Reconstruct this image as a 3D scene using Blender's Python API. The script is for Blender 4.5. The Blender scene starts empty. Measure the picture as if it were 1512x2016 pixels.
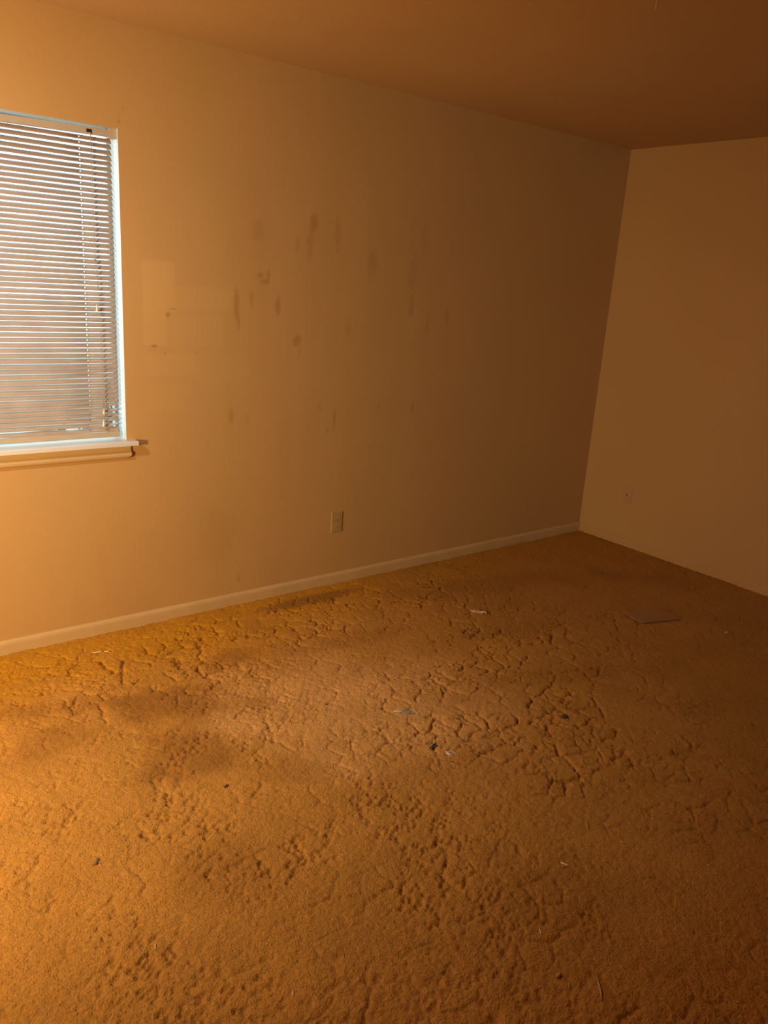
import bpy, bmesh, math, random
import numpy as np
from mathutils import Vector, Matrix

S = bpy.context.scene
C = S.collection
random.seed(7)

# ---------------------------------------------------------------- camera
H = 2.44                                    # room height
YAW, PITCH, ROLL, FPX = math.radians(38.9101), math.radians(16.3951), math.radians(3.8074), 1562.86
CAM = Vector((-4.38755, -3.27114, 1.59404))
fw = Vector((math.sin(YAW)*math.cos(PITCH), math.cos(YAW)*math.cos(PITCH), -math.sin(PITCH)))
r0 = Vector((math.cos(YAW), -math.sin(YAW), 0))
u0 = r0.cross(fw)
rt = r0*math.cos(ROLL) + u0*math.sin(ROLL)
up = -r0*math.sin(ROLL) + u0*math.cos(ROLL)
cam = bpy.data.cameras.new('camera')
cam.sensor_fit = 'VERTICAL'; cam.sensor_height = 24.0; cam.sensor_width = 24.0
cam.lens = FPX/2016*24.0
cam.clip_start = 0.02
co = bpy.data.objects.new('camera', cam); C.objects.link(co)
m = Matrix((rt, up, -fw)).transposed().to_4x4(); m.translation = CAM
co.matrix_world = m
S.camera = co

# ---------------------------------------------------------------- light and exposure
S.view_settings.view_transform = 'Standard'
S.view_settings.look = 'None'
S.view_settings.gamma = 1.0
S.view_settings.use_curve_mapping = False
S.view_settings.exposure = 0.0
LAMP_POS, LAMP_W, LAMP_COL, LAMP_R = (-5.4, -1.9, 1.20), 310.0, (1.0, 0.69, 0.32), 0.12
LAMP_DIR = (0.25, 0.95, -0.15)
FILL_POS, FILL_W, FILL_COL, FILL_R = (-4.35, -0.95, 1.90), 50.0, (1.0, 0.99, 1.0), 0.05
FILL_DIR = (0.45, 0.55, -0.9)
SKY_COL, SKY_STRENGTH = (0.68, 0.93, 1.0), 3.0
w = bpy.data.worlds.new('sky'); S.world = w; w.use_nodes = True
bg = w.node_tree.nodes['Background']
bg.inputs[0].default_value = (*SKY_COL, 1); bg.inputs[1].default_value = SKY_STRENGTH
L = bpy.data.lights.new('warm_lamp', 'SPOT')         # reflector lamp left of the picture, turned to the window wall
L.spot_size, L.spot_blend = math.pi, 1.0
L.energy, L.color, L.shadow_soft_size = LAMP_W, LAMP_COL, LAMP_R
lo = bpy.data.objects.new('warm_lamp', L); lo.location = LAMP_POS; lo.rotation_euler = Vector(LAMP_DIR).to_track_quat('-Z', 'Y').to_euler(); C.objects.link(lo)

L2 = bpy.data.lights.new('added_fill', 'SPOT')      # unseen whiter fill light, added to brighten the wall round the window
L2.spot_size, L2.spot_blend = math.pi, 1.0
L2.energy, L2.color, L2.shadow_soft_size = FILL_W, FILL_COL, FILL_R
lo2 = bpy.data.objects.new('added_fill', L2); lo2.location = FILL_POS; lo2.rotation_euler = Vector(FILL_DIR).to_track_quat('-Z', 'Y').to_euler(); C.objects.link(lo2)

# ---------------------------------------------------------------- noise in numpy
def vnoise(x, y, seed=0):
    rs = np.random.RandomState(seed); T = rs.rand(256, 256).astype(np.float32)
    xi = np.floor(x).astype(np.int64); yi = np.floor(y).astype(np.int64)
    fx = x-xi; fy = y-yi
    fx = fx*fx*fx*(fx*(fx*6-15)+10); fy = fy*fy*fy*(fy*(fy*6-15)+10)
    a = T[xi & 255, yi & 255]; b = T[(xi+1) & 255, yi & 255]
    c = T[xi & 255, (yi+1) & 255]; d = T[(xi+1) & 255, (yi+1) & 255]
    return (a*(1-fx)+b*fx)*(1-fy)+(c*(1-fx)+d*fx)*fy
def fbm(x, y, seed=0, o=4):
    s = 0; a = 0.5; t = 0
    for k in range(o):
        s = s+a*vnoise(x*2**k+17.3*k, y*2**k-9.1*k, seed+k); t += a; a *= 0.5
    return s/t
def voro(x, y, seed=0):
    rs = np.random.RandomState(seed); J = rs.rand(256, 256, 2).astype(np.float32)
    xi = np.floor(x).astype(np.int64); yi = np.floor(y).astype(np.int64)
    f1 = np.full(x.shape, 9.0); f2 = np.full(x.shape, 9.0)
    for dx in (-1, 0, 1):
        for dy in (-1, 0, 1):
            j = J[(xi+dx) & 255, (yi+dy) & 255]
            d = np.hypot(xi+dx+j[..., 0]-x, yi+dy+j[..., 1]-y)
            f2 = np.minimum(f2, np.maximum(f1, d)); f1 = np.minimum(f1, d)
    return f1, f2
def sstep(a, b, v):
    t = np.clip((v-a)/(b-a), 0, 1); return t*t*(3-2*t)
def blob(x, y, cx, cy, rx, ry, rot=0):
    c, s = math.cos(rot), math.sin(rot); u = (x-cx)*c+(y-cy)*s; v = -(x-cx)*s+(y-cy)*c
    return np.exp(-((u/rx)**2+(v/ry)**2))

# ---------------------------------------------------------------- materials
def mat(name, col, rough=0.7, spec=0.3, **kw):
    m = bpy.data.materials.new(name); m.use_nodes = True
    nt = m.node_tree; p = nt.nodes['Principled BSDF']
    p.inputs['Base Color'].default_value = (*col, 1)
    p.inputs['Roughness'].default_value = rough
    p.inputs['Specular IOR Level'].default_value = spec
    for k, v in kw.items(): p.inputs[k.replace('_', ' ')].default_value = v
    return m
def add_noise(m, amount=0.12, scale=8.0, bump=0.0, bscale=200.0, bdist=0.001, attr=None, attr_col=None):
    """mottle the colour, add a fine bump"""
    nt = m.node_tree; p = nt.nodes['Principled BSDF']; N = nt.nodes.new; K = nt.links.new
    tc = N('ShaderNodeTexCoord')
    base = tuple(p.inputs['Base Color'].default_value)
    no = N('ShaderNodeTexNoise'); no.inputs['Scale'].default_value = scale; no.inputs['Detail'].default_value = 5
    K(tc.outputs['Object'], no.inputs['Vector'])
    mp = N('ShaderNodeMapRange'); mp.inputs['From Min'].default_value = 0.3; mp.inputs['From Max'].default_value = 0.7
    mp.inputs['To Min'].default_value = 1-amount; mp.inputs['To Max'].default_value = 1+amount
    K(no.outputs['Fac'], mp.inputs['Value'])
    vm = N('ShaderNodeVectorMath'); vm.operation = 'SCALE'; K(mp.outputs[0], vm.inputs['Scale'])
    if attr:
        at = N('ShaderNodeAttribute'); at.attribute_name = attr
        K(at.outputs['Color'], vm.inputs[0])
    else:
        vm.inputs[0].default_value = base[:3]
    K(vm.outputs[0], p.inputs['Base Color'])
    if bump:
        b = N('ShaderNodeTexNoise'); b.inputs['Scale'].default_value = bscale; b.inputs['Detail'].default_value = 3
        K(tc.outputs['Object'], b.inputs['Vector'])
        bp = N('ShaderNodeBump'); bp.inputs['Strength'].default_value = bump; bp.inputs['Distance'].default_value = bdist
        K(b.outputs['Fac'], bp.inputs['Height']); K(bp.outputs[0], p.inputs['Normal'])
    return m
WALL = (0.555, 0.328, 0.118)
M = {}
M['wall'] = add_noise(mat('aged_wall_paint', WALL, 0.55, 0.3), 0.03, 1.7, 0.25, 160, 0.0012, attr='paint')
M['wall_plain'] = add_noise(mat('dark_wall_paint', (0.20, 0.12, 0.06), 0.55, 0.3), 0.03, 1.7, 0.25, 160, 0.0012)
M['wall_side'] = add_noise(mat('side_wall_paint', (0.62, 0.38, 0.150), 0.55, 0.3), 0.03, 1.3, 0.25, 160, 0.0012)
M['ceiling'] = add_noise(mat('ceiling_paint', (0.58, 0.375, 0.170), 0.9, 0.1), 0.05, 1.1, 0.4, 120, 0.002)
M['trim'] = add_noise(mat('cream_trim_paint', (0.60, 0.40, 0.18), 0.4, 0.4), 0.05, 9, 0.1, 60, 0.001)
M['sill'] = add_noise(mat('white_sill_paint', (0.70, 0.66, 0.60), 0.4, 0.4), 0.04, 9, 0.1, 60, 0.001)
M['jamb'] = add_noise(mat('white_jamb_paint', (0.66, 0.70, 0.70), 0.35, 0.4), 0.04, 9)
M['carpet'] = add_noise(mat('worn_gold_carpet', (0.5, 0.3, 0.1), 0.95, 0.05, Sheen_Weight=0.3, Sheen_Roughness=0.5, Sheen_Tint=(0.80, 0.44, 0.14, 1)), 0.20, 130, 0.9, 190, 0.006, attr='pile')
M['slat'] = add_noise(mat('dusty_white_slat', (0.45, 0.34, 0.265), 0.45, 0.4), 0.08, 14)
M['rail'] = add_noise(mat('cream_blind_rail', (0.50, 0.40, 0.29), 0.4, 0.4), 0.05, 12)
M['cord'] = mat('grey_cord', (0.42, 0.36, 0.28), 0.9)
M['tassel'] = mat('cream_plastic', (0.78, 0.68, 0.50), 0.4, 0.5)
M['dark'] = mat('dark_recess', (0.03, 0.012, 0.008), 0.8)
M['ivory'] = add_noise(mat('aged_ivory_plastic', (0.46, 0.30, 0.11), 0.35, 0.5), 0.05, 40)
M['painted_plate'] = add_noise(mat('painted_over_plate', (0.57, 0.375, 0.175), 0.5, 0.3), 0.03, 30)
M['metal'] = mat('dull_metal', (0.45, 0.40, 0.33), 0.4, 0.5, Metallic=0.8)
M['alu'] = mat('window_aluminium', (0.6, 0.6, 0.58), 0.4, 0.5, Metallic=0.3)
M['board'] = add_noise(mat('brown_board', (0.37, 0.185, 0.07), 0.6, 0.3), 0.08, 30, 0.1, 90)
M['straw'] = add_noise(mat('pale_straw', (0.80, 0.66, 0.44), 0.6), 0.1, 60)
M['twig'] = add_noise(mat('brown_twig', (0.50, 0.33, 0.18), 0.7), 0.15, 90)
M['lint_pale'] = add_noise(mat('pale_lint', (0.72, 0.64, 0.55), 0.9), 0.12, 80, 0.5, 300, 0.002)
M['lint_grey'] = add_noise(mat('grey_lint', (0.30, 0.27, 0.24), 0.9), 0.25, 120, 0.6, 300, 0.002)
M['lint_dusty'] = add_noise(mat('dusty_lint', (0.46, 0.32, 0.20), 0.9), 0.3, 120, 0.6, 300, 0.002)
M['lint_dark'] = add_noise(mat('dark_lint', (0.16, 0.11, 0.06), 0.9), 0.25, 120, 0.6, 300, 0.002)
M['fluff'] = add_noise(mat('brown_grey_fluff', (0.26, 0.17, 0.10), 0.9), 0.3, 120)
M['crumb'] = add_noise(mat('dark_crumb', (0.14, 0.07, 0.025), 0.9), 0.2, 120)
M['leaf'] = add_noise(mat('dark_leaf', (0.045, 0.07, 0.025), 0.5), 0.3, 15)
M['paving'] = add_noise(mat('pale_concrete', (0.42, 0.40, 0.36), 0.9), 0.15, 3)
gl = bpy.data.materials.new('window_glass'); gl.use_nodes = True
nt = gl.node_tree; nt.nodes.clear()
o_ = nt.nodes.new('ShaderNodeOutputMaterial'); mx = nt.nodes.new('ShaderNodeMixShader')
tr = nt.nodes.new('ShaderNodeBsdfTransparent'); gs = nt.nodes.new('ShaderNodeBsdfGlossy'); gs.inputs['Roughness'].default_value = 0.02
tr.inputs[0].default_value = (0.93, 0.97, 0.97, 1)
fr = nt.nodes.new('ShaderNodeFresnel'); fr.inputs[0].default_value = 1.45
nt.links.new(fr.outputs[0], mx.inputs[0]); nt.links.new(tr.outputs[0], mx.inputs[1]); nt.links.new(gs.outputs[0], mx.inputs[2]); nt.links.new(mx.outputs[0], o_.inputs[0])
M['glass'] = gl

# ---------------------------------------------------------------- object helpers
def link(name, me, material, parent=None, smooth=False):
    o = bpy.data.objects.new(name, me); C.objects.link(o)
    if material: me.materials.append(material)
    if smooth:
        me.polygons.foreach_set('use_smooth', np.ones(len(me.polygons), dtype=bool))
    if parent:
        o.parent = parent
        o.matrix_parent_inverse = Matrix.Translation(-parent.location) if parent.type == 'EMPTY' and not any(parent.rotation_euler) else parent.matrix_basis.inverted()
    return o
def obj(name, bm, material, parent=None, smooth=False):
    bmesh.ops.recalc_face_normals(bm, faces=bm.faces)
    me = bpy.data.meshes.new(name); bm.to_mesh(me); bm.free()
    return link(name, me, material, parent, smooth)
def struct(o, label=None):
    o['kind'] = 'structure'
    if label: o['label'] = label; 
    return o
def thing(name, label, cat, loc=(0, 0, 0), group=None):
    o = bpy.data.objects.new(name, None); C.objects.link(o); o.location = loc
    o.empty_display_size = 0.05
    return tag(o, label, cat, group)
def tag(o, label, cat, group=None):
    o['label'] = label; o['category'] = cat
    if group: o['group'] = group
    return o
def box(bm, x0, x1, y0, y1, z0, z1, bev=0.0, seg=2):
    r = bmesh.ops.create_cube(bm, size=1)
    for v in r['verts']:
        v.co = Vector(((x0+x1)/2+v.co.x*(x1-x0), (y0+y1)/2+v.co.y*(y1-y0), (z0+z1)/2+v.co.z*(z1-z0)))
    if bev:
        es = list({e for v in r['verts'] for e in v.link_edges})
        bmesh.ops.bevel(bm, geom=es, offset=bev, segments=seg, affect='EDGES', profile=0.5)
    return bm
def extrude_profile(pts, axis, a, b):
    """pts = closed outline in the plane across `axis` ('x': (y,z); 'y': (x,z)), extruded from a to b"""
    bm = bmesh.new()
    def P(p, t): return (t, p[0], p[1]) if axis == 'x' else (p[0], t, p[1])
    A = [bm.verts.new(P(p, a)) for p in pts]; B = [bm.verts.new(P(p, b)) for p in pts]
    n = len(pts)
    for i in range(n): bm.faces.new((A[i], A[(i+1) % n], B[(i+1) % n], B[i]))
    bm.faces.new(A); bm.faces.new(B[::-1])
    return bm
def tube(bm, pts, rad, n=6):
    pts = [Vector(p) for p in pts]
    rads = rad if isinstance(rad, (list, tuple)) else [rad]*len(pts)
    rings = []
    for i, p in enumerate(pts):
        t = (pts[min(i+1, len(pts)-1)]-pts[max(i-1, 0)]).normalized()
        a = t.cross(Vector((0, 0, 1)) if abs(t.z) < 0.9 else Vector((1, 0, 0))).normalized(); b = t.cross(a)
        rings.append([bm.verts.new(p+(a*math.cos(k*2*math.pi/n)+b*math.sin(k*2*math.pi/n))*rads[i]) for k in range(n)])
    for i in range(len(rings)-1):
        for k in range(n):
            bm.faces.new((rings[i][k], rings[i][(k+1) % n], rings[i+1][(k+1) % n], rings[i+1][k]))
    bm.faces.new(rings[0][::-1]); bm.faces.new(rings[-1])
    return bm
def grid_mesh(name, P, mask=None):
    """P: (n, m, 3) points; mask: (n-1, m-1) faces kept"""
    n, k = P.shape[:2]
    idx = np.arange(n*k).reshape(n, k)
    q = np.stack([idx[:-1, :-1], idx[1:, :-1], idx[1:, 1:], idx[:-1, 1:]], -1)
    q = q[mask] if mask is not None else q.reshape(-1, 4)
    me = bpy.data.meshes.new(name)
    me.vertices.add(n*k); me.vertices.foreach_set('co', P.reshape(-1).astype(np.float32))
    me.loops.add(q.size); me.loops.foreach_set('vertex_index', q.reshape(-1).astype(np.int32))
    me.polygons.add(len(q)); me.polygons.foreach_set('loop_start', (np.arange(len(q))*4).astype(np.int32))
    me.update(calc_edges=True)
    return me
def set_color(me, name, col):
    a = me.color_attributes.new(name, 'FLOAT_COLOR', 'POINT')
    a.data.foreach_set('color', np.concatenate([col.reshape(-1, 3), np.ones((col.size//3, 1))], 1).astype(np.float32).reshape(-1))
def axis_pts(*segs):
    out = [np.linspace(a, b, max(2, int(round(abs(b-a)/s))+1)) for a, b, s in segs]
    return np.concatenate([out[0]]+[o[1:] for o in out[1:]])

XL, YF = -8.0, -4.8                         # far left and front walls, outside the picture

# ---------------------------------------------------------------- floor: worn clumped carpet
xs = axis_pts((XL, -4.6, 0.15), (-4.6, -4.3, 0.02), (-4.3, 0.0, 0.0045))
ys = axis_pts((YF, -3.2, 0.15), (-3.2, -2.95, 0.02), (-2.95, 0.0, 0.0045))
X, Y = np.meshgrid(xs, ys, indexing='ij')
def carpet_height(X, Y):
    z = 0.006*(fbm(X*3.1, Y*3.1, 1)-0.5)
    wx = X+0.05*(fbm(X*9, Y*9, 11)-0.5)+0.02*(fbm(X*40, Y*40, 12, 2)-0.5)
    wy = Y+0.05*(fbm(X*9, Y*9, 21)-0.5)+0.02*(fbm(X*40, Y*40, 22, 2)-0.5)
    # large matted clumps with gaps between them
    f1, f2 = voro(wx/0.105, wy/0.085, 5); e = f2-f1
    g1, g2 = voro(wx/0.052+7, wy/0.045+3, 6); h = g2-g1
    heavy = 0.95*np.exp(-((Y+0.42)/0.33)**2)*sstep(-3.95, -3.5, X)*(1-sstep(-1.6, -0.9, X))
    heavy = np.maximum(heavy, blob(X, Y, -2.25, -1.30, 0.62, 0.50, -0.5)*1.1)
    heavy = np.maximum(heavy, blob(X, Y, -2.15, -1.90, 0.40, 0.30)*0.9)
    heavy = np.maximum(heavy, blob(X, Y, -1.75, -0.95, 0.7, 0.4)*0.8)
    heavy = np.maximum(heavy, 0.25)
    heavy = np.clip(heavy*1.15, 0, 1)*(0.35+0.65*sstep(0.3, 0.62, fbm(X*4.5, Y*4.5, 31)))
    broken = sstep(0.38, 0.56, fbm(X*11, Y*11, 41, 3))
    broken2 = sstep(0.48, 0.64, fbm(X*17, Y*17, 43, 3))
    z += heavy*(0.0038*np.sqrt(np.clip(e, 0, 0.5)*2)-0.003)
    z -= 0.018*heavy*broken*np.exp(-(e/0.075)**2)
    z -= 0.010*heavy*broken2*np.exp(-(h/0.11)**2)
    # small pits where the pile has parted
    pit = 0.38+0.62*np.maximum(blob(X, Y, -3.65, -1.45, 0.55, 0.75), np.maximum(blob(X, Y, -3.35, -1.0, 0.4, 0.35), 0.8*blob(X, Y, -3.1, -1.75, 0.6, 0.45)))
    pit *= sstep(0.35, 0.65, fbm(X*6, Y*6, 51))*(1-0.75*sstep(-3.0, -2.3, X))
    a = 0.5; U = X*math.cos(a)+Y*math.sin(a); V = -X*math.sin(a)+Y*math.cos(a)
    p1, p2 = voro(U/0.026+0.3*vnoise(X*60, Y*60, 3), V/0.014+0.4*vnoise(X*50, Y*50, 4), 8)
    z -= 0.0115*pit*sstep(0.50, 0.62, vnoise(U/0.030, V/0.018, 77))*np.exp(-(p1/0.40)**2)
    # combed nap
    nap = 0.35+0.65*np.maximum(blob(X, Y, -2.35, -1.85, 0.45, 0.35), blob(X, Y, -2.3, -1.4, 0.5, 0.4))
    nap = np.maximum(nap, 0.6*blob(X, Y, -3.3, -0.9, 0.5, 0.4))
    z += 0.0032*nap*(fbm(U/0.020, V/0.011, 61, 2)-0.5)
    z += 0.0030*(fbm(X/0.018, Y/0.018, 71, 2)-0.5)+0.0026*(vnoise(X/0.0078, Y/0.0078, 75)-0.5)
    edge = np.exp(-(-Y/0.03))
    return z+0.004*edge*(fbm(X*30, Y*30, 81, 2))
Z = carpet_height(X, Y)
me = grid_mesh('floor', np.stack([X, Y, Z], -1))
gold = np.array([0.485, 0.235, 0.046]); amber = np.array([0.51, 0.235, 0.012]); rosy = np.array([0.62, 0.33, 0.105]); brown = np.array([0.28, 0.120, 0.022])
n1 = fbm(X*2.6, Y*2.6, 101)
def mix(c, t, f): return c*(1-f[..., None])+t*f[..., None]
col = np.broadcast_to(gold, X.shape+(3,)).copy()
ragged = fbm(X*5, Y*5, 111)
f = sstep(0.75, 0.15, (-Y)*1.15+0.55*(ragged-0.5)+0.12*sstep(-3.0, -2.0, X))*0.95
col = mix(col, amber, f)
f = sstep(0.28, 1.0, blob(X, Y, -2.70, -1.10, 0.75, 0.60, -0.7)+0.5*(ragged-0.5))
col = mix(col, rosy, f)
f = sstep(0.50, 0.95, blob(X, Y, -0.75, -1.2, 1.0, 0.5, -0.4)+0.5*(ragged-0.5))*0.35; col = mix(col, rosy*0.85, f)
f = sstep(-2.4, -1.3, X+0.5*(ragged-0.5))*0.45; col = mix(col, brown, f)   # shade of the dim far end, mixed into the pile colour
fs = fbm(X*9, Y*9, 121)
for cx, cy, rx, ry, ro, a in [(-3.28, -0.74, 0.32, 0.17, -0.5, 0.8), (-3.38, -1.05, 0.22, 0.20, 0.4, 0.75), (-3.15, -1.32, 0.16, 0.10, -0.6, 0.35), (-3.75, -0.75, 0.2, 0.1, 0.2, 0.5), (-2.95, -0.50, 0.16, 0.09, 0.2, 0.6), (-2.30, -0.14, 0.36, 0.06, 0, 0.9),
                              (-3.62, -0.55, 0.3, 0.07, -0.3, 0.45), (-3.55, -1.62, 0.16, 0.2, 0.5, 0.35), (-2.35, -0.62, 0.45, 0.08, -0.15, 0.35), (-1.3, -0.45, 0.8, 0.16, -0.2, 0.5),
                              (-1.85, -1.35, 0.5, 0.09, -0.4, 0.4), (-0.5, -0.75, 0.35, 0.1, -0.6, 0.4), (-2.9, -2.25, 0.3, 0.2, 0.2, 0.25), (-1.5, -0.95, 0.5, 0.07, -0.2, 0.35)]:
    f = sstep(0.30, 0.95, blob(X, Y, cx, cy, rx, ry, ro)*1.1+0.7*(fs-0.5))*a
    col = mix(col, brown, f)
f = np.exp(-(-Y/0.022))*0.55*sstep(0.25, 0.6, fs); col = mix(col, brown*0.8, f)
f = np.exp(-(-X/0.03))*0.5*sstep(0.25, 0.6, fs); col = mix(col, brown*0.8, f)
col *= (0.86+0.30*fbm(X*7, Y*7, 131, 5))[..., None]
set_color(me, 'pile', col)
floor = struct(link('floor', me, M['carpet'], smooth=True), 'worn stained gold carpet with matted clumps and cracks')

# ---------------------------------------------------------------- window wall with old paint marks
WX0, WX1, WZ0, WZ1, RD = -4.16, -3.178, 0.846, 2.076, 0.13
xs = axis_pts((XL, -4.2, 0.2), (-4.2, WX0, 0.02), (WX0, -3.75, 0.03), (-3.75, WX1, 0.006), (WX1, -1.2, 0.0055), (-1.2, 0.0, 0.012))
zs = axis_pts((0.0, WZ0, 0.0075), (WZ0, WZ1, 0.0055), (WZ1, H, 0.008))
X, Zg = np.meshgrid(xs, zs, indexing='ij')
col = np.broadcast_to(np.array(WALL), X.shape+(3,)).copy()
def soft_rect(x0, x1, z0, z1, e=0.008, wob=0.012):
    dx = wob*(fbm(X*14, Zg*14, 201)-0.5); dz = wob*(fbm(X*14, Zg*14, 202)-0.5)
    return sstep(x0-e, x0+e, X+dx)*(1-sstep(x1-e, x1+e, X+dx))*sstep(z0-e, z0+e, Zg+dz)*(1-sstep(z1-e, z1+e, Zg+dz))
fresh = np.array(WALL)*np.array([1.09, 1.11, 1.12])
for r_, a in [((-3.095, -2.955, 1.40, 1.60), 0.9), ((-3.095, -2.99, 1.26, 1.41), 0.8), ((-2.955, -2.69, 1.412, 1.508), 0.5), ((-2.985, -2.72, 1.262, 1.39), 0.35), ((-3.09, -2.86, 1.13, 1.228), 0.5), ((-3.10, -2.9, 0.98, 1.10), 0.25), ((-2.85, -2.6, 1.10, 1.22), 0.2)]:
    col = mix(col, fresh, soft_rect(*r_)*a)
grime = np.array(WALL)*np.array([0.80, 0.70, 0.55])
streak = fbm(X*13, Zg*2.2, 211); fine = fbm(X*45, Zg*30, 212, 3)
big = sstep(0.35, 0.9, np.exp(-(((X+2.1)/0.75)**2+((Zg-1.55)/0.5)**2))+0.5*(streak-0.5))
col = mix(col, grime, big*0.16*sstep(0.3, 0.7, streak))
for cx, cz, rx, rz, a in [(-2.665, 1.43, 0.013, 0.085, 0.5), (-2.655, 1.36, 0.010, 0.04, 0.5), (-2.591, 1.468, 0.011, 0.05, 0.35), (-2.451, 1.44, 0.014, 0.045, 0.5), (-2.545, 1.57, 0.022, 0.014, 0.45), (-2.507, 1.575, 0.010, 0.035, 0.55), (-2.53, 1.545, 0.03, 0.012, 0.5),
                          (-2.274, 1.815, 0.026, 0.055, 0.55), (-2.138, 1.775, 0.02, 0.08, 0.3), (-2.292, 1.70, 0.02, 0.06, 0.3), (-2.36, 1.71, 0.016, 0.04, 0.2), (-2.344, 1.285, 0.022, 0.03, 0.5), (-2.328, 1.23, 0.006, 0.03, 0.4),
                          (-2.686, 0.94, 0.014, 0.04, 0.4), (-2.11, 0.905, 0.012, 0.06, 0.45), (-2.15, 0.84, 0.008, 0.02, 0.35), (-1.832, 0.95, 0.010, 0.03, 0.4), (-1.598, 0.935, 0.008, 0.022, 0.5), (-1.656, 1.47, 0.02, 0.07, 0.3), (-1.66, 1.64, 0.03, 0.10, 0.22), (-1.60, 1.80, 0.03, 0.1, 0.18),
                          (-1.541, 1.37, 0.012, 0.05, 0.3), (-1.40, 1.41, 0.014, 0.06, 0.3), (-1.92, 1.67, 0.035, 0.07, 0.25), (-2.559, 1.755, 0.03, 0.045, 0.25), (-3.05, 1.257, 0.016, 0.007, 0.8), (-2.987, 1.388, 0.009, 0.016, 0.8), (-2.965, 1.412, 0.022, 0.004, 0.5),
                          (-2.60, 0.93, 0.01, 0.02, 0.2), (-3.0, 1.225, 0.006, 0.006, 0.6), (-2.862, 1.228, 0.007, 0.007, 0.5), (-2.637, 0.13, 0.006, 0.03, 0.5), (-3.157, 2.152, 0.008, 0.006, 0.7), (-3.172, 2.12, 0.004, 0.004, 0.8), (-3.172, 2.10, 0.004, 0.004, 0.8),
                          (-2.2, 0.95, 0.012, 0.03, 0.2), (-3.3, 0.32, 0.02, 0.1, 0.05), (-2.05, 1.35, 0.02, 0.05, 0.18), (-2.76, 0.36, 0.12, 0.18, 0.12), (-2.4, 0.75, 0.05, 0.3, 0.08)]:
    b = np.exp(-(((X-cx+0.012*(fine-0.5))/rx)**2+((Zg-cz)/rz)**2))
    col = mix(col, grime*0.9, np.clip(sstep(0.25, 1.0, b*1.25+1.0*(fine-0.5)*(b > 0.03))*a*1.35, 0, 1))
band = np.exp(-((Zg-0.06)/0.12)**2)*0.10*sstep(0.3, 0.7, streak); col = mix(col, grime, band)
P = np.stack([X, np.zeros_like(X), Zg], -1)
xc = (xs[1:]+xs[:-1])/2; zc = (zs[1:]+zs[:-1])/2
hole = ((xc > WX0) & (xc < WX1))[:, None] & ((zc > WZ0) & (zc < WZ1))[None, :]
me = grid_mesh('wall_back', P, ~hole)
set_color(me, 'paint', col)
wall_back = struct(link('wall_back', me, M['wall']), 'long beige wall with the window, scuffed and patched')
bm = bmesh.new()                            # plastered reveal and wall thickness round the opening
def quad(bm, *p): bm.faces.new([bm.verts.new(q) for q in p])
for z in (WZ1,): quad(bm, (WX0, 0, z), (WX1, 0, z), (WX1, RD, z), (WX0, RD, z))
quad(bm, (WX0, 0, WZ0), (WX1, 0, WZ0), (WX1, RD, WZ0), (WX0, RD, WZ0))
for x in (WX0, WX1): quad(bm, (x, 0, WZ0), (x, RD, WZ0), (x, RD, WZ1), (x, 0, WZ1))
quad(bm, (XL, RD, 0), (WX0, RD, 0), (WX0, RD, H), (XL, RD, H)); quad(bm, (WX1, RD, 0), (0.1, RD, 0), (0.1, RD, H), (WX1, RD, H))
quad(bm, (WX0, RD, 0), (WX1, RD, 0), (WX1, RD, WZ0), (WX0, RD, WZ0)); quad(bm, (WX0, RD, WZ1), (WX1, RD, WZ1), (WX1, RD, H), (WX0, RD, H))
obj('window_reveal', bm, M['jamb'], wall_back)

# ---------------------------------------------------------------- other walls and ceiling
def slab(name, x0, x1, y0, y1, z0, z1, m_, label=None):
    bm = bmesh.new(); box(bm, x0, x1, y0, y1, z0, z1); return struct(obj(name, bm, m_), label)
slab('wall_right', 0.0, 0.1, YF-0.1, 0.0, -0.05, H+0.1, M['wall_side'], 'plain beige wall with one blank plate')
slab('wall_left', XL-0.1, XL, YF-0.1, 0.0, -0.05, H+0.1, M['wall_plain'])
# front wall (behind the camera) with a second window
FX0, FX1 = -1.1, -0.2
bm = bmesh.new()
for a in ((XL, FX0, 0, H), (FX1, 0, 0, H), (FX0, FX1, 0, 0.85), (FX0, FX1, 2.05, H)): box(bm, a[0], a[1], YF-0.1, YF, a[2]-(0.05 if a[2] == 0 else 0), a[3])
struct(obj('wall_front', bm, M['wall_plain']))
slab('ceiling', XL, 0.0, YF, 0.0, H, H+0.1, M['ceiling'], 'plain stained beige ceiling')

# baseboards
def base_prof(h, d): return [(0, -0.01), (-d, -0.01), (-d, h*0.70), (-d*0.93, h*0.80), (-d*0.72, h*0.90), (-d*0.45, h*0.965), (-d*0.2, h), (0, h)]
struct(obj('baseboard_back', extrude_profile(base_prof(0.060, 0.013), 'x', XL, -0.009), M['trim']), 'narrow cream baseboard with a rounded top')
bm = extrude_profile([(0, -0.01), (-0.008, -0.01), (-0.008, 0.040), (-0.006, 0.044), (0, 0.046)], 'y', YF, 0.0)
struct(obj('baseboard_right', bm, M['wall_side']), 'low baseboard painted in the wall colour')

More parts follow.
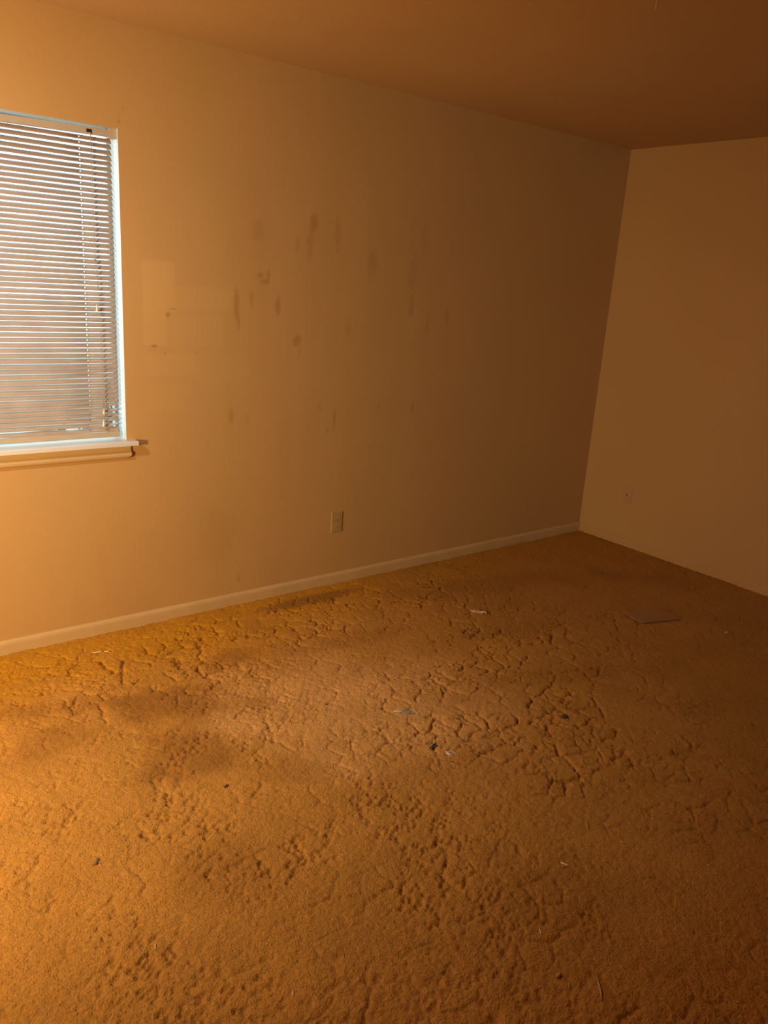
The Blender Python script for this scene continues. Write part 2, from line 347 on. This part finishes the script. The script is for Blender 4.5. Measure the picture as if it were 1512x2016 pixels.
# ---------------------------------------------------------------- windows
win = bpy.data.objects.new('window_1', None); C.objects.link(win); win.location = ((WX0+WX1)/2, 0.1, WZ0); struct(win, 'window behind closed blind')
bm = bmesh.new(); fy0, fy1 = 0.095, 0.125
for a in ((WX0, WX0+0.012, 0.866, WZ1), (WX1-0.012, WX1, 0.866, WZ1), (WX0+0.012, WX1-0.012, 0.866, 0.880), (WX0+0.012, WX1-0.012, WZ1-0.014, WZ1)):
    box(bm, a[0], a[1], fy0, fy1, a[2], a[3], 0.002)
obj('window_frame', bm, M['alu'], win)
bm = bmesh.new(); quad(bm, (WX0+0.012, 0.11, 0.88), (WX1-0.012, 0.11, 0.88), (WX1-0.012, 0.11, WZ1-0.014), (WX0+0.012, 0.11, WZ1-0.014))
obj('pane', bm, M['glass'], win)
bm = bmesh.new()                            # sill board with horns past the opening
out = [(WX0+0.001, 0.12), (WX1-0.001, 0.12), (WX1-0.001, -0.0005), (-3.1435, -0.0005), (-3.1435, -0.05), (-4.195, -0.05), (-4.195, -0.0005), (WX0+0.001, -0.0005)]
lo_ = [bm.verts.new((x, y, 0.847)) for x, y in out]; hi_ = [bm.verts.new((x, y, 0.866)) for x, y in out]
bm.faces.new(lo_[::-1]); bm.faces.new(hi_)
for i in range(8): bm.faces.new((lo_[i], lo_[(i+1) % 8], hi_[(i+1) % 8], hi_[i]))
bmesh.ops.recalc_face_normals(bm, faces=bm.faces)
es = [e for e in bm.edges if all(v.co.y < -0.04 for v in e.verts) and abs(e.verts[0].co.z-e.verts[1].co.z) < 1e-6]
bmesh.ops.bevel(bm, geom=es, offset=0.003, segments=3, affect='EDGES', profile=0.5)
obj('window_sill', bm, M['sill'], win)
ap = [(0, 0.8465), (-0.010, 0.8465), (-0.010, 0.823), (-0.012, 0.819), (-0.016, 0.816), (-0.019, 0.811), (-0.020, 0.805), (-0.0185, 0.798), (-0.0155, 0.793), (-0.011, 0.789), (-0.004, 0.7865), (0, 0.786)]
bm = extrude_profile(ap, 'x', -4.175, -3.163)
for v in bm.verts:                          # mitred, rounded end
    if v.co.x > -3.2 and v.co.z < 0.80: v.co.x -= (0.80-v.co.z)*0.9
obj('apron', bm, M['trim'], win)
win2 = bpy.data.objects.new('window_2', None); C.objects.link(win2); win2.location = ((FX0+FX1)/2, YF, 0.85); struct(win2)
bm = bmesh.new()
for a in ((FX0, FX0+0.04, 0.85, 2.05), (FX1-0.04, FX1, 0.85, 2.05), (FX0+0.04, FX1-0.04, 0.85, 0.89), (FX0+0.04, FX1-0.04, 2.01, 2.05), (FX0+0.04, FX1-0.04, 1.43, 1.47)):
    box(bm, a[0], a[1], YF-0.07, YF-0.03, a[2], a[3])
obj('window_frame', bm, M['alu'], win2)
bm = bmesh.new(); quad(bm, (FX0+0.04, YF-0.05, 0.89), (FX1-0.04, YF-0.05, 0.89), (FX1-0.04, YF-0.05, 2.01), (FX0+0.04, YF-0.05, 2.01)); obj('pane', bm, M['glass'], win2)

# ---------------------------------------------------------------- venetian blind
BX0, BX1, BY = -4.145, -3.1965, 0.05
blind = thing('venetian_blind', 'white venetian mini blind hanging closed in the window recess', 'blind', ((BX0+BX1)/2, BY, 2.07))
TILT, SW, PITCHZ, LX = math.radians(43.5), 0.0245, 0.02035, (-3.316, -3.99)
ztop = 2.030; NS = int((ztop-0.902)/PITCHZ)+1
bm = bmesh.new()
xk = [BX0]
for lx in sorted(LX): xk += [lx-0.10, lx-0.0016, lx+0.0016, lx+0.10]
xk += list(np.linspace(-3.20-0.06, BX1, 9)); xk = sorted(set(round(v, 5) for v in xk+list(np.linspace(BX0, -3.4, 9))))
uk = [-0.5, -0.3, -0.14, 0.14, 0.3, 0.5]
rs = random.Random(3)
for k in range(NS):
    z0 = ztop-k*PITCHZ+rs.uniform(-0.0006, 0.0006); dt = rs.uniform(-0.03, 0.03); tw = rs.uniform(-0.02, 0.02)
    low = NS-1-k                            # how many slats lie below
    rows = []
    for x in xk:
        row = []
        s = max(0.0, (x+3.262)/0.07)
        bend = 0.0; dz = 0.0; dy = 0.0
        if 1 <= low <= 5 and s > 0:         # crushed corner, lower right
            bend = -(0.75+0.3*math.sin(low*2.3))*min(1, s)*(0.65+0.35*math.sin(9*s+low*1.7)); dz = 0.0035*math.sin(6*s+low*2.1)*min(1, s)
        if low == 0: dz += 0.0025*math.sin(x*34)-0.002; bend += 0.25*math.sin(x*21)
        if low == 11: bend += 0.25*math.exp(-((x+3.345)/0.03)**2); dz += 0.002*math.exp(-((x+3.345)/0.03)**2)
        sag = 0.0012*math.sin((x-BX0)*9.0+k)
        for u in uk:
            a = TILT+dt+tw*(x+3.6)+bend
            camber = 0.0016*(1-(2*u)**2)
            yy = u*SW*math.cos(a)-camber*math.sin(a); zz = u*SW*math.sin(a)+camber*math.cos(a)
            row.append(bm.verts.new((x, BY+yy+dy, z0+zz+dz+sag*0.4)))
        rows.append(row)
    for i in range(len(xk)-1):
        for j in range(len(uk)-1):
            if j == 2 and any(abs((xk[i]+xk[i+1])/2-lx) < 0.001 for lx in LX): continue   # cord slot
            bm.faces.new((rows[i][j], rows[i+1][j], rows[i+1][j+1], rows[i][j+1]))
so = obj('slats', bm, M['slat'], blind, smooth=True)
md = so.modifiers.new('thickness', 'SOLIDIFY'); md.thickness = 0.0004; md.offset = 0
bm = bmesh.new(); box(bm, BX0, BX1-0.012, 0.036, 0.062, 2.043, 2.068, 0.0015)
for v in bm.verts: v.co.z += (v.co.x+3.21)*0.016+0.002
hr = obj('headrail', bm, M['rail'], blind)
bm = bmesh.new(); box(bm, -3.291, -3.271, 0.0345, 0.037, 2.049, 2.061, 0.0008); obj('tilter_slot', bm, M['dark'], hr)['label'] = 'small dark red opening in the headrail'
for x0, x1 in ((-3.208, -3.1785), (WX0+0.0005, WX0+0.03)):
    bm = bmesh.new(); box(bm, x0, x1, 0.031, 0.066, 2.040, 2.0755, 0.001); obj('mounting_bracket', bm, M['rail'], blind)
bm = bmesh.new(); box(bm, BX0, BX1-0.001, 0.039, 0.061, 0.877, 0.8995, 0.004, 3)
for v in bm.verts: v.co.z += 0.0012*math.sin(v.co.x*6)
obj('bottom_rail', bm, M['rail'], blind)
for lx in LX:
    for dy in (-0.0085, 0.0085):
        bm = bmesh.new(); tube(bm, [(lx+0.0008*math.sin(i), BY+dy, 2.045-(2.045-0.89)*i/24) for i in range(25)], 0.00055, 5)
        obj('ladder_cord', bm, M['cord'], blind)
def tassel(z, x, parent, y=0.029):
    bm = bmesh.new(); tube(bm, [(x, y, z), (x, y, z-0.003), (x-0.0003, y, z-0.018), (x-0.0005, y, z-0.027), (x-0.0005, y, z-0.028)], [0.0016, 0.0026, 0.0045, 0.0062, 0.0055], 12)
    obj('tassel', bm, M['tassel'], parent, smooth=True)
def cord(pts, ends):
    bm = bmesh.new(); tube(bm, pts, 0.0008, 5)
    if ends == 'knot':
        pass
    return obj('lift_cord', bm, M['cord'], blind, smooth=True)
c1 = cord([(-3.278, 0.031, 2.050), (-3.279, 0.030, 1.83), (-3.280, 0.029, 1.60), (-3.275, 0.029, 1.56), (-3.272, 0.029, 1.50), (-3.276, 0.029, 1.44), (-3.2775, 0.029, 1.418)], 'tassel'); tassel(1.420, -3.2775, c1)
c2 = cord([(-3.276, 0.0325, 2.050), (-3.2775, 0.0315, 1.83), (-3.278, 0.0305, 1.60), (-3.272, 0.0305, 1.53), (-3.269, 0.0305, 1.42), (-3.268, 0.0305, 1.33), (-3.266, 0.0305, 1.10), (-3.264, 0.0305, 1.004)], 'tassel'); tassel(1.006, -3.264, c2, 0.0305)
c3 = cord([(-3.2775, 0.0295, 2.050), (-3.2785, 0.0285, 1.83), (-3.279, 0.0275, 1.60), (-3.270, 0.0275, 1.52), (-3.267, 0.0275, 1.42), (-3.2665, 0.0275, 1.30), (-3.265, 0.0275, 1.10), (-3.268, 0.0275, 0.952)], 'tassel'); tassel(0.954, -3.268, c3, 0.0275)
bm = bmesh.new()                            # cord knot
tube(bm, [(-3.279+0.006*math.cos(t)*(1-0.02*i), 0.028+0.003*math.sin(2*t), 1.588+0.005*math.sin(t*1.3)) for i, t in enumerate([k*0.5 for k in range(26)])], 0.0008, 5)
obj('cord_knot', bm, M['cord'], blind, smooth=True)

blind.location.y -= 0.018                   # hung close to the room face of the wall

# ---------------------------------------------------------------- wall plates
ot = thing('wall_outlet', 'ivory duplex outlet on the long window wall, above the baseboard', 'outlet', (-2.064, 0.0, 0.345))
bm = bmesh.new(); box(bm, -2.099, -2.031, -0.006, 0.0, 0.290, 0.401)
es = [e for e in bm.edges if all(v.co.y < -0.005 for v in e.verts)]
bmesh.ops.bevel(bm, geom=es, offset=0.004, segments=3, affect='EDGES', profile=0.6)
obj('cover_plate', bm, M['ivory'], ot)
for zc in (0.3655, 0.3255):
    bm = bmesh.new(); pts = []
    for k in range(24):
        t = 2*math.pi*k/24; pts.append((-2.065+0.0165*max(-1, min(1, 1.25*math.cos(t))), zc+0.0142*math.sin(t)))
    A = [bm.verts.new((x, -0.0058, z)) for x, z in pts]; B = [bm.verts.new((x, -0.0082, z)) for x, z in pts]
    for i in range(24): bm.faces.new((A[i], A[(i+1) % 24], B[(i+1) % 24], B[i]))
    bm.faces.new(B)
    rc = obj('receptacle', bm, M['ivory'], ot)
    for dx, hh in ((-0.0065, 0.0045), (0.0065, 0.0036)):
        bm = bmesh.new(); box(bm, -2.065+dx-0.0012, -2.065+dx+0.0012, -0.0085, -0.008, zc+0.003-hh, zc+0.003+hh); obj('slot', bm, M['dark'], rc)
        bm = bmesh.new(); box(bm, -2.065+dx+0.0012, -2.065+dx+0.0030, -0.0092, -0.008, zc+0.003-hh-0.001, zc+0.003+hh+0.001, 0.0003); obj('slot_glint', bm, M['tassel'], rc)  # pale bar painted for the lit inner side of the slot
    bm = bmesh.new(); bmesh.ops.create_cone(bm, cap_ends=True, segments=12, radius1=0.0022, radius2=0.0022, depth=0.0006, matrix=Matrix.Translation((-2.065, -0.0083, zc-0.0075)) @ Matrix.Rotation(math.pi/2, 4, 'X')); obj('ground_hole', bm, M['dark'], rc)
bm = bmesh.new(); bmesh.ops.create_uvsphere(bm, u_segments=12, v_segments=6, radius=0.0032, matrix=Matrix.Translation((-2.065, -0.0062, 0.3455)) @ Matrix.Diagonal((1, 0.4, 1, 1))); obj('screw', bm, M['metal'], ot)
jp = thing('jack_plate', 'painted-over plate with one dark hole, low on the right wall', 'wall plate', (0.0, -0.3465, 0.339))
bm = bmesh.new(); box(bm, -0.0045, 0.0, -0.381, -0.312, 0.284, 0.394)
es = [e for e in bm.edges if all(v.co.x < -0.004 for v in e.verts)]
bmesh.ops.bevel(bm, geom=es, offset=0.003, segments=3, affect='EDGES', profile=0.6)
obj('cover_plate', bm, M['painted_plate'], jp)
RY = Matrix.Rotation(math.pi/2, 4, 'Y')
bm = bmesh.new(); bmesh.ops.create_cone(bm, cap_ends=True, segments=16, radius1=0.0075, radius2=0.0065, depth=0.002, matrix=Matrix.Translation((-0.0052, -0.345, 0.341)) @ RY); obj('collar', bm, M['painted_plate'], jp)
bm = bmesh.new(); bmesh.ops.create_cone(bm, cap_ends=True, segments=16, radius1=0.0045, radius2=0.0045, depth=0.002, matrix=Matrix.Translation((-0.0058, -0.345, 0.341)) @ RY); obj('socket', bm, M['dark'], jp)['label'] = 'dark socket hole'
for z in (0.298, 0.381):
    bm = bmesh.new(); bmesh.ops.create_uvsphere(bm, u_segments=12, v_segments=6, radius=0.003, matrix=Matrix.Translation((-0.0045, -0.3465, z)) @ Matrix.Diagonal((0.4, 1, 1, 1))); obj('screw', bm, M['painted_plate'], jp)

# small hook in the ceiling
hk = thing('ceiling_hook', 'small pale hook hanging from the ceiling at the photo top edge', 'hook', (-2.155, -1.625, H))
bm = bmesh.new(); bmesh.ops.create_cone(bm, cap_ends=True, segments=16, radius1=0.009, radius2=0.011, depth=0.004, matrix=Matrix.Translation((-2.155, -1.625, H-0.002))); obj('base_plate', bm, M['trim'], hk, smooth=False)
bm = bmesh.new(); tube(bm, [(-2.155, -1.625, H-0.003), (-2.155, -1.625, H-0.016)]+[(-2.146+0.009*math.cos(t), -1.618+0.007*math.cos(t), H-0.018+0.013*math.sin(t)) for t in [math.pi*(1+k/7) for k in range(1, 7)]], 0.0032, 8); obj('hook_arm', bm, M['trim'], hk, smooth=True)

# ---------------------------------------------------------------- litter on the carpet
def hz(x, y): return float(carpet_height(np.array([[x]]), np.array([[y]]))[0, 0])
def lump(name, label, cat, material, x, y, rx, ry, rz, rot=0, seed=0, group=None, spike=0.3):
    bm = bmesh.new(); bmesh.ops.create_icosphere(bm, subdivisions=3, radius=1)
    q = random.Random(seed); ph = [q.uniform(0, 6.3) for _ in range(6)]
    for v in bm.verts:
        c = v.co; s = 1+spike*(math.sin(4*c.x+ph[0])*math.sin(5*c.y+ph[1])+0.6*math.sin(9*c.y+ph[2]+3*c.z)+0.4*math.sin(13*c.x+ph[3]))*0.6
        v.co = Vector((c.x*rx*s, c.y*ry*s, max(c.z*rz*s, -rz*0.45)))
    bmesh.ops.rotate(bm, verts=bm.verts, matrix=Matrix.Rotation(rot, 3, 'Z'))
    o = obj(name, bm, material, smooth=True); o.location = (x, y, hz(x, y)+rz*0.4); return tag(o, label, cat, group)
def strand(parent, name, material, pts, rad):
    bm = bmesh.new(); tube(bm, pts, rad, 6)
    o = bpy.data.objects.new(name, bpy.data.meshes.new(name)); bmesh.ops.recalc_face_normals(bm, faces=bm.faces); bm.to_mesh(o.data); bm.free()
    o.data.materials.append(material); C.objects.link(o); o.parent = parent; return o
def sliver(name, label, cat, material, p, q, rad, bow=0.0, lift=0.004, group=None, zs=None):
    p, q = Vector((p[0], p[1], 0)), Vector((q[0], q[1], 0)); d = q-p; nrm = Vector((-d.y, d.x, 0)).normalized(); mid = (p+q)/2
    z0 = hz(mid.x, mid.y)
    bm = bmesh.new(); pts = []
    for i in range(7):
        t = i/6; w_ = p.lerp(q, t)+nrm*bow*math.sin(math.pi*t); z = max(z0, hz(w_.x, w_.y)-0.001)
        pts.append((w_.x-mid.x, w_.y-mid.y, z-z0+(0 if zs is None else zs*t)))
    tube(bm, pts, [rad*0.55, rad, rad*1.1, rad, rad*1.05, rad*0.9, rad*0.5], 7)
    o = obj(name, bm, material, smooth=True); o.location = (mid.x, mid.y, z0+rad*0.7+lift*0.2); return tag(o, label, cat, group)

t = lump('lint_tuft', 'flattened grey lint tuft with a curled white thread at its end, mid-carpet', 'lint', M['lint_grey'], -2.578, -1.243, 0.032, 0.010, 0.007, -0.75, 1, 'lint tufts on the carpet', 0.5)
strand(t, 'thread', M['lint_pale'], [(0.024, -0.012, 0.010), (0.027, -0.021, 0.009), (0.024, -0.028, 0.007), (0.029, -0.036, 0.006), (0.024, -0.044, 0.003), (0.012, -0.047, 0.001)], 0.0014)['label'] = 'white thread'
strand(t, 'fibre', M['lint_pale'], [(-0.036, 0.030, 0.000), (-0.026, 0.018, 0.005), (-0.016, 0.008, 0.006)], 0.0022)
t = lump('lint_tuft', 'small dark fluff ball with a pale straw across it, mid-carpet', 'lint', M['lint_dark'], -2.642, -1.473, 0.021, 0.011, 0.009, 0.15, 2, 'lint tufts on the carpet', 0.5)
strand(t, 'straw', M['straw'], [(-0.016, 0.000, 0.008), (0.000, 0.000, 0.011), (0.014, 0.004, 0.010)], 0.0015)['label'] = 'pale straw'
strand(t, 'fibre', M['lint_pale'], [(0.014, 0.008, 0.006), (0.020, 0.014, 0.012), (0.023, 0.014, 0.006)], 0.0022)
strand(t, 'fibre', M['lint_pale'], [(-0.017, 0.000, 0.004), (-0.024, -0.002, 0.004), (-0.027, -0.004, 0.000)], 0.0015)
t = lump('lint_tuft', 'small pale tuft just right of the dark fluff ball', 'lint', M['lint_pale'], -2.622, -1.537, 0.012, 0.007, 0.005, -1.2, 3, 'lint tufts on the carpet', 0.7)
strand(t, 'fibre', M['lint_pale'], [(0.004, 0.006, 0.005), (0.015, -0.002, 0.008), (0.019, -0.014, 0.002)], 0.0014)
t = lump('lint_tuft', 'dusty pink-white lint near the far wall, left of the brown board', 'lint', M['lint_dusty'], -1.655, -0.69, 0.030, 0.010, 0.009, -1.0, 4, 'lint tufts on the carpet', 0.6)
strand(t, 'fibre', M['lint_pale'], [(0.004, -0.018, 0.006), (0.020, -0.03, 0.010), (0.024, -0.040, 0.002)], 0.003)
# board
bm = bmesh.new()
pl = [(-0.984, -1.088), (-1.010, -1.170), (-1.012, -1.205), (-1.004, -1.222), (-0.985, -1.229), (-0.786, -1.292), (-0.752, -1.168)]
A = [bm.verts.new((x+0.88, y+1.19, 0)) for x, y in pl]; B = [bm.verts.new((x+0.88, y+1.19, 0.006)) for x, y in pl]
bm.faces.new(A[::-1]); bm.faces.new(B)
for i in range(len(pl)): bm.faces.new((A[i], A[(i+1) % len(pl)], B[(i+1) % len(pl)], B[i]))
o = obj('board_scrap', bm, M['board']); o.location = (-0.88, -1.19, 0.006); o.rotation_euler = (0.02, 0.01, 0)
tag(o, 'flat brown scrap of board lying on the carpet by the right wall', 'board')
G = 'slivers and straws on the carpet'
sliver('straw', 'thin pale straw beside the window wall baseboard, longer of two', 'straw', M['straw'], (-3.415, -0.172), (-3.377, -0.182), 0.0022, 0, 0.012, G)
sliver('straw', 'short pale straw bit beside the longer straw near the window wall', 'straw', M['straw'], (-3.368, -0.188), (-3.350, -0.195), 0.0020, 0, 0.012, G)
sliver('wood_sliver', 'fine pale upright sliver in the left foreground carpet', 'sliver', M['straw'], (-3.791, -1.755), (-3.798, -1.773), 0.0012, 0, 0.01, G)
sliver('wood_sliver', 'tiny white sliver at the bottom of the photo, left of centre', 'sliver', M['straw'], (-3.586, -2.058), (-3.592, -2.072), 0.0013, 0, 0.01, G)
sliver('wood_sliver', 'thick pale sliver lying alone on the right foreground carpet', 'sliver', M['straw'], (-2.723, -2.131), (-2.715, -2.153), 0.0028, 0, 0.008, G)
sliver('twig', 'short twig stub standing up with a shadow beside it', 'twig', M['twig'], (-2.513, -2.055), (-2.530, -2.078), 0.0018, 0, 0.02, G, zs=-0.002)
sliver('twig', 'long slightly bent brown twig in the lower right foreground', 'twig', M['twig'], (-2.965, -2.447), (-3.007, -2.493), 0.0022, 0.003, 0.01, G)
sliver('twig', 'short brown twig left of the long bent twig', 'twig', M['twig'], (-3.030, -2.414), (-3.042, -2.426), 0.0015, 0, 0.008, G)
sliver('wood_chip', 'blunt pale chip up and left of the long bent twig', 'chip', M['twig'], (-3.044, -2.388), (-3.026, -2.386), 0.0035, 0, 0.008, G)
sliver('wood_sliver', 'small pale sliver above the blunt chip, lower right foreground', 'sliver', M['straw'], (-2.963, -2.261), (-2.973, -2.277), 0.0014, 0, 0.008, G)
D = 'dark crumbs on the carpet'
lump('dark_fluff', 'dark grey fluff speck in the left foreground carpet', 'fluff', M['fluff'], -3.814, -1.401, 0.013, 0.006, 0.0035, 0.9, 6, D)
lump('crumb', 'dark crumb below the brown carpet stain, left of centre', 'crumb', M['crumb'], -3.362, -1.289, 0.008, 0.005, 0.005, 0.3, 7, D)
lump('dry_leaf', 'dark crumpled leaf bit caught in the cracked carpet right of centre', 'leaf', M['crumb'], -2.071, -1.599, 0.016, 0.010, 0.006, 0.2, 8, D, 0.6)
lump('crumb', 'tiny dark crumb just left of the grey lint tuft', 'crumb', M['crumb'], -2.640, -1.170, 0.006, 0.0035, 0.003, -0.3, 9, D)
lump('crumb', 'tiny dark crumb on the bare pale carpet patch', 'crumb', M['crumb'], -2.806, -1.035, 0.005, 0.0035, 0.003, -0.3, 10, D)
lump('lint_fleck', 'pale fleck on dark carpet at the far right edge', 'lint', M['lint_pale'], -0.707, -1.506, 0.010, 0.005, 0.004, 0.5, 11, 'lint tufts on the carpet')

# ---------------------------------------------------------------- outside the window
bm = bmesh.new(); box(bm, -12, 6, 0.4, 14, -0.5, -0.4); struct(obj('ground', bm, M['paving']), 'pale concrete outside the window')
sh = thing('garden_shrub', 'dark leafy shrub outside the window, glimpsed through its lower right corner', 'shrub', (-2.75, 0.8, -0.4))
q = random.Random(5); bm = bmesh.new()
for k in range(1500):
    a, e, rr = q.uniform(0, 6.283), q.uniform(-0.5, 1.4), q.uniform(0.55, 1.0)
    c = Vector((-2.75+0.55*rr*math.cos(a)*math.cos(e), 0.8+0.33*rr*math.sin(a)*math.cos(e), 0.42+0.62*rr*math.sin(e)))
    d = Vector((q.gauss(0, 1), q.gauss(0, 1), q.gauss(0, 0.6))).normalized(); s_ = d.cross(Vector((q.gauss(0, 1), q.gauss(0, 1), 1))).normalized(); l = q.uniform(0.05, 0.09)
    v = [bm.verts.new(c), bm.verts.new(c+d*l*0.5+s_*l*0.25), bm.verts.new(c+d*l), bm.verts.new(c+d*l*0.5-s_*l*0.25)]
    bm.faces.new(v)
obj('foliage', bm, M['leaf'], sh)
bm = bmesh.new()
for k in range(7):
    a = k*0.9; tube(bm, [(-2.75+0.05*math.cos(a), 0.8+0.05*math.sin(a), -0.42), (-2.75+0.15*math.cos(a), 0.8+0.1*math.sin(a), 0.1), (-2.75+0.3*math.cos(a), 0.8+0.2*math.sin(a), 0.6)], [0.02, 0.015, 0.006], 6)
obj('stem', bm, M['twig'], sh)
